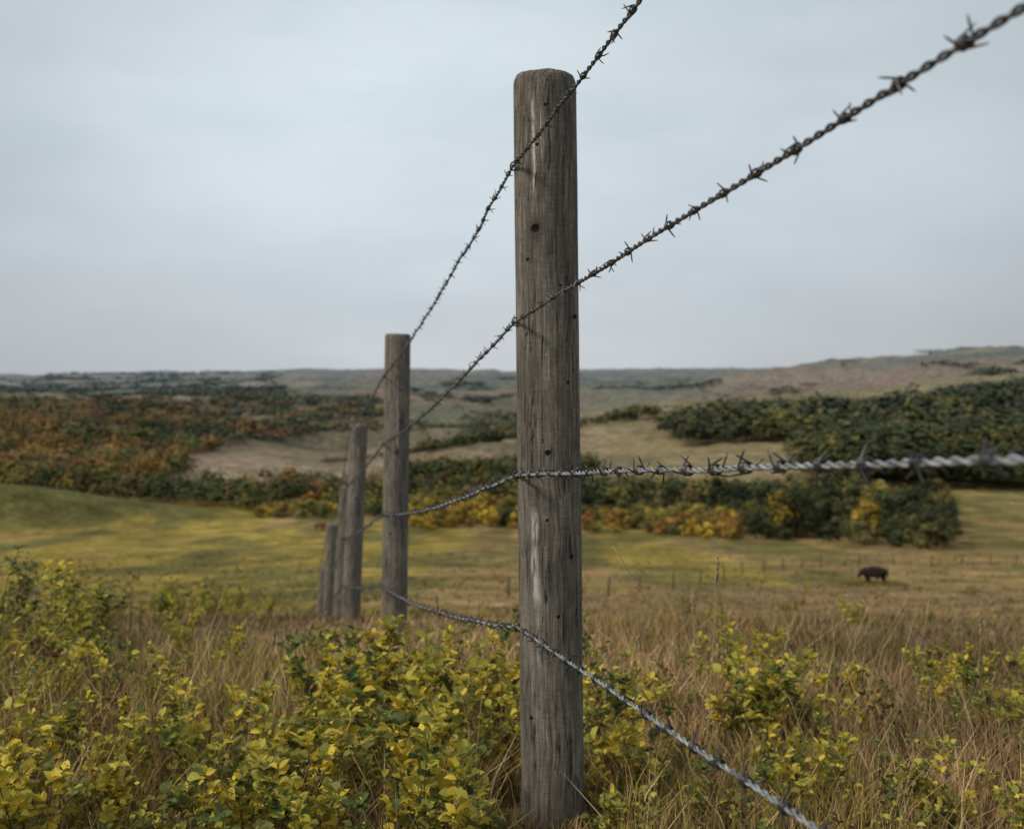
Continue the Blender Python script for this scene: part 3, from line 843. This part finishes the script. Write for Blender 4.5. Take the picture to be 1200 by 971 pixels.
wood('valley_scrub', [[(380, 545), (430, 510), (600, 475), (600, 500), (470, 530), (430, 560)], [(830, 500), (960, 468), (1100, 460), (1100, 474), (960, 486)]],
     20000, 280, 1300, [('olive', 3), ('green', 2), ('brown', 1)], 'clumps of low scrub over the slopes', 3, 6, .55, 400, 60, 60, wid=1.4)
wood('distant_wood', [[(690, 474), (950, 466), (950, 446), (700, 453)], [(40, 448), (320, 448), (320, 438), (60, 438)],
                      [(330, 474), (600, 470), (600, 446), (420, 450)], [(1080, 442), (1230, 438), (1230, 424), (1100, 428)], [(-150, 472), (330, 472), (330, 450), (-150, 450)], [(960, 428), (992, 426), (985, 416), (965, 418)]],
     120000, 900, 5200, [('dark', 4), ('green', 3), ('olive', 3)], 'hazy dark woods on the far ridges', 6, 10, .49, 7500, 220, 150, 1.0, 1.1, wid=2.0)

# ------------------------------------------------------------------ far fence
pts = [(596, 700), (640, 697), (680, 698), (714, 699), (750, 694), (790, 690), (822, 684), (850, 678), (872, 674), (897, 670), (920, 667), (942, 665), (965, 663), (1010, 660), (1050, 662), (1095, 664), (1130, 663), (1165, 661), (1195, 660)]
def ground_hit(px, py, d0=20, d1=260):
    ds = np.linspace(d0, d1, 1200); xs = (px-600)/F*ds
    zs = H(xs, ds); _, yy = project(xs, ds, zs)
    k = np.where(yy <= py)[0]
    i = k[0] if len(k) else len(ds)-1
    return np.array([xs[i], ds[i], zs[i]])
FPM = simple_mat('old_grey_fence_wood', (.10, .088, .07), .9, 0, 3, .3)
tops_ = []
v, q, t = tube([[0, 0, -.3], [0, 0, .6], [.01, 0, 1.2], [.01, 0, 1.28]], [.072, .070, .066, .048], 8)
fpm = build('field_fence_post', v, q, t, None, True, FPM)
for px, py_ in pts:
    g_ = ground_hit(px, py_, 45)
    o = add('field_fence_post', fpm, loc=tuple(g_), rot=(random.uniform(-.06, .06), random.uniform(-.06, .06), 0), scale=(1, 1, random.uniform(.9, 1.1)),
            label='thin grey wooden post of a pasture fence', category='fence post', group='posts of the pasture fence in the meadow')
    tops_.append(g_)
for hz in (.55, .95, 1.12):
    P = np.array(tops_)+[0, 0, hz]
    v, q, t = tube(P, .006, 4)
    add('fence_wire', build('fence_wire', v, q, t, None, False, DARKSTEEL), label='thin plain wire strung along the pasture fence', category='wire', group='wires of the pasture fence')

# ------------------------------------------------------------------ cows
def cow(loc, rotz, col, lab, sc=(1., 1., 1.)):
    vs = [(.70, 0, 1.08, .38), (.1, 0, 1.02, .43), (-.50, 0, 1.04, .41), (-.82, 0, 1.10, .25), (-1.08, 0, 1.02, .17), (-1.26, 0, .84, .135), (-1.38, 0, .64, .095)]
    ed = [(0, 1), (1, 2), (2, 3), (3, 4), (4, 5), (5, 6)]
    def chain(start, pts):
        p = start
        for a in pts: vs.append(a); ed.append((p, len(vs)-1)); p = len(vs)-1
    for s_ in (-1, 1):
        chain(0, [(.76, .20*s_, .86, .20), (.62, .22*s_, .62, .13), (.85, .21*s_, .42, .07), (.79, .21*s_, .06, .06)])
        chain(2, [(-.55, .19*s_, .74, .16), (-.53, .20*s_, .40, .078), (-.55, .20*s_, .06, .06)])
        chain(4, [(-1.08, .16*s_, 1.12, .05), (-1.06, .27*s_, 1.12, .04)])
    chain(0, [(1.04, 0, 1.16, .06), (1.11, 0, .85, .03), (1.10, 0, .5, .045)])
    me = bpy.data.meshes.new('c'); me.from_pydata([v_[:3] for v_ in vs], ed, [])
    o = bpy.data.objects.new('tmp', me); coll.objects.link(o)
    md = o.modifiers.new('Skin', 'SKIN')
    for k, sv in enumerate(me.skin_vertices[0].data):
        r = vs[k][3]; sv.radius = (r, r); sv.use_root = (k == 0)
    ss = o.modifiers.new('Sub', 'SUBSURF'); ss.levels = 2; ss.render_levels = 2
    bpy.context.view_layer.update()
    dg = bpy.context.evaluated_depsgraph_get()
    m2 = bpy.data.meshes.new_from_object(o.evaluated_get(dg)); m2.name = 'cow'
    bpy.data.objects.remove(o)
    m2.materials.clear(); m2.materials.append(simple_mat('cow_hide', col, .85, 0, 2.5, .35))
    for p_ in m2.polygons: p_.use_smooth = True
    add('cow', m2, loc=loc, rot=(0, 0, rotz), scale=sc, label=lab, category='cow', group='cows in the pasture')
g1 = ground_hit(1028, 686, 50)
cow((g1[0], g1[1], g1[2]-.08), .12, (.024, .009, .006), 'dark brown cow grazing in the open pasture', (1.12, 1.2, 1.28))
g2 = ground_hit(374, 622, 60)
cow(tuple(g2), 2.6, (.15, .042, .025), 'reddish brown cow standing in yellow grass', (1.1, 1.1, 1.1))
nb = 1500; a_ = rng.uniform(0, 6.28, nb); q_ = np.sqrt(rng.random(nb))*2.8
gx = g1[0]+np.cos(a_)*q_; gy = g1[1]+np.sin(a_)*q_; gz = H(gx, gy); hh = rng.uniform(.25, .5, nb)
B = np.stack([gx, gy, gz-.02], -1); T_ = B+np.stack([rng.normal(0, .1, nb), rng.normal(0, .1, nb), hh], -1); wv = np.stack([np.full(nb, .022), np.zeros(nb), np.zeros(nb)], -1)
add('pasture_grass', build('pasture_grass', np.stack([B-wv, B+wv, T_], 1).reshape(-1, 3), None, np.arange(nb)[:, None]*3+np.array([[0, 1, 2]]),
    np.repeat(np.array([[.27, .20, .06]])*rng.uniform(.6, 1.2, (nb, 1)), 3, 0), False, GRASS), kind='stuff', label='longer pasture grass where the cow grazes', category='grass')

# ------------------------------------------------------------------ farm building on ridge
def ridge(px):
    ds = np.exp(np.linspace(math.log(900), math.log(5000), 900)); xs = (px-600)/F*ds
    zs = H(xs, ds); _, yy = project(xs, ds, zs); i = int(np.argmin(yy)); return np.array([xs[i], ds[i], zs[i]])
rb = ridge(1087); sc = rb[1]*(30/F)/30.
WALL = simple_mat('pale_painted_boards', (.62, .63, .63), .7, 0, .5, .1)
ROOF = simple_mat('grey_metal_roof', (.34, .35, .37), .5, .2, .5, .15)
DARK = simple_mat('dark_opening', (.03, .03, .035), .5, 0, 1, .1)
e = add('farm_barn', None, loc=(rb[0], rb[1]-4, rb[2]-.8), scale=(sc, sc, sc*.8), rot=(0, 0, -.15))
e['label'] = 'pale long farm barn standing on the ridge'; e['category'] = 'barn'
Lx, Ly, Hh, Rh = 15, 6, 4.5, 2.6
v = [(-Lx, -Ly, -3), (Lx, -Ly, -3), (Lx, Ly, -3), (-Lx, Ly, -3), (-Lx, -Ly, Hh), (Lx, -Ly, Hh), (Lx, Ly, Hh), (-Lx, Ly, Hh), (-Lx, 0, Hh+Rh), (Lx, 0, Hh+Rh)]
add('wall', build('wall', v, [(0, 1, 5, 4), (2, 3, 7, 6), (0, 4, 7, 3), (1, 2, 6, 5)], [(4, 8, 7), (5, 6, 9)], None, False, WALL), parent=e)
v = []; q = []
for s_ in (-1, 1):
    b0 = len(v)
    pr = [(-Lx-.5, s_*(Ly+.6), Hh-.2), (Lx+.5, s_*(Ly+.6), Hh-.2), (Lx+.5, 0, Hh+Rh+.06), (-Lx-.5, 0, Hh+Rh+.06)]
    v += pr+[(a, b, c_+.25) for a, b, c_ in pr]
    q += [(b0, b0+1, b0+2, b0+3), (b0+4, b0+5, b0+6, b0+7), (b0, b0+1, b0+5, b0+4), (b0+1, b0+2, b0+6, b0+5), (b0+3, b0, b0+4, b0+7)]
add('roof', build('roof', v, q, None, None, False, ROOF), parent=e)
def panel(name, x0, x1, z0, z1, par):
    y0 = -Ly-.12
    vv = [(x0, y0, z0), (x1, y0, z0), (x1, y0, z1), (x0, y0, z1), (x0, y0+.1, z0), (x1, y0+.1, z0), (x1, y0+.1, z1), (x0, y0+.1, z1)]
    add(name, build(name, vv, [(0, 1, 2, 3), (4, 7, 6, 5), (0, 4, 5, 1), (1, 5, 6, 2), (2, 6, 7, 3), (3, 7, 4, 0)], None, None, False, DARK), parent=par)
panel('door', -2, 2, -.5, 3.4, e)
for wx in (-11, -7, 6, 10): panel('window', wx, wx+1.6, 1.6, 2.8, e)

# ------------------------------------------------------------------ sky / light
SUN_EL = math.radians(44); SUN_AZ = math.radians(-112)
w = bpy.data.worlds.new('World'); scene.world = w; w.use_nodes = True
nt = w.node_tree; nt.nodes.clear(); out = nt.nodes.new('ShaderNodeOutputWorld')
sky = N(nt, 'ShaderNodeTexSky'); sky.sky_type = 'NISHITA'; sky.sun_disc = False
sky.sun_elevation = SUN_EL; sky.sun_rotation = SUN_AZ
bg1 = N(nt, 'ShaderNodeBackground'); bg1.inputs[1].default_value = .08; L(nt, sky.outputs[0], bg1.inputs[0])
tc = N(nt, 'ShaderNodeTexCoord'); gen = tc.outputs['Generated']
sep = N(nt, 'ShaderNodeSeparateXYZ'); L(nt, gen, sep.inputs[0])
cr = N(nt, 'ShaderNodeValToRGB'); L(nt, sep.outputs[2], cr.inputs[0])
el = cr.color_ramp.elements
el[0].position = 0.0; el[0].color = (.56, .595, .64, 1)
el[1].position = .8; el[1].color = (.56, .645, .695, 1)
k = el.new(.12); k.color = (.575, .625, .67, 1)
k = el.new(.30); k.color = (.605, .675, .71, 1)
nz = noise(nt, scalevec(nt, gen, (1., 1., 2.6)), 1.8, 4, .5)
c = mixc(nt, 1.0, cr.outputs[0], grey(nt, mrange(nt, nz, .3, .7, .84, 1.14)), 'MULTIPLY')
nz2 = noise(nt, scalevec(nt, gen, (1.0, .6, 3.2)), 3.4, 5, .5)
c = mixc(nt, mrange(nt, nz2, .45, .72, 0, .36), c, (.43, .52, .58))
dt = N(nt, 'ShaderNodeVectorMath', operation='DOT_PRODUCT'); L(nt, gen, dt.inputs[0]); dt.inputs[1].default_value = (-.06, .96, .27)
c = mixc(nt, 1.0, c, grey(nt, mrange(nt, dt.outputs['Value'], .80, 1.0, .74, 1.16)), 'MULTIPLY')
bg2 = N(nt, 'ShaderNodeBackground'); bg2.inputs[1].default_value = 1.0; L(nt, c, bg2.inputs[0])
mx = N(nt, 'ShaderNodeMixShader'); mx.inputs[0].default_value = .88
L(nt, bg1.outputs[0], mx.inputs[1]); L(nt, bg2.outputs[0], mx.inputs[2]); L(nt, mx.outputs[0], out.inputs[0])

sd = bpy.data.lights.new('sun', 'SUN'); sd.energy = 2.3; sd.angle = math.radians(10); sd.color = (1., .91, .77)
so = bpy.data.objects.new('sun', sd); coll.objects.link(so)
dirv = Vector((math.sin(SUN_AZ)*math.cos(SUN_EL), math.cos(SUN_AZ)*math.cos(SUN_EL), math.sin(SUN_EL)))
so.rotation_euler = (-dirv).to_track_quat('-Z', 'Y').to_euler(); so.location = (0, 0, 20)

cam = bpy.data.cameras.new('camera'); co = bpy.data.objects.new('camera', cam); coll.objects.link(co)
co.location = (0, 0, 0); co.rotation_euler = (math.radians(90)-PITCH, 0, 0)
cam.lens = 35.0; cam.sensor_width = 36; cam.clip_start = .02; cam.clip_end = 20000
cam.dof.use_dof = True; cam.dof.focus_distance = 1.50; cam.dof.aperture_fstop = 5.6
scene.camera = co
scene.view_settings.view_transform = 'Standard'; scene.view_settings.look = 'None'; scene.view_settings.exposure = 0
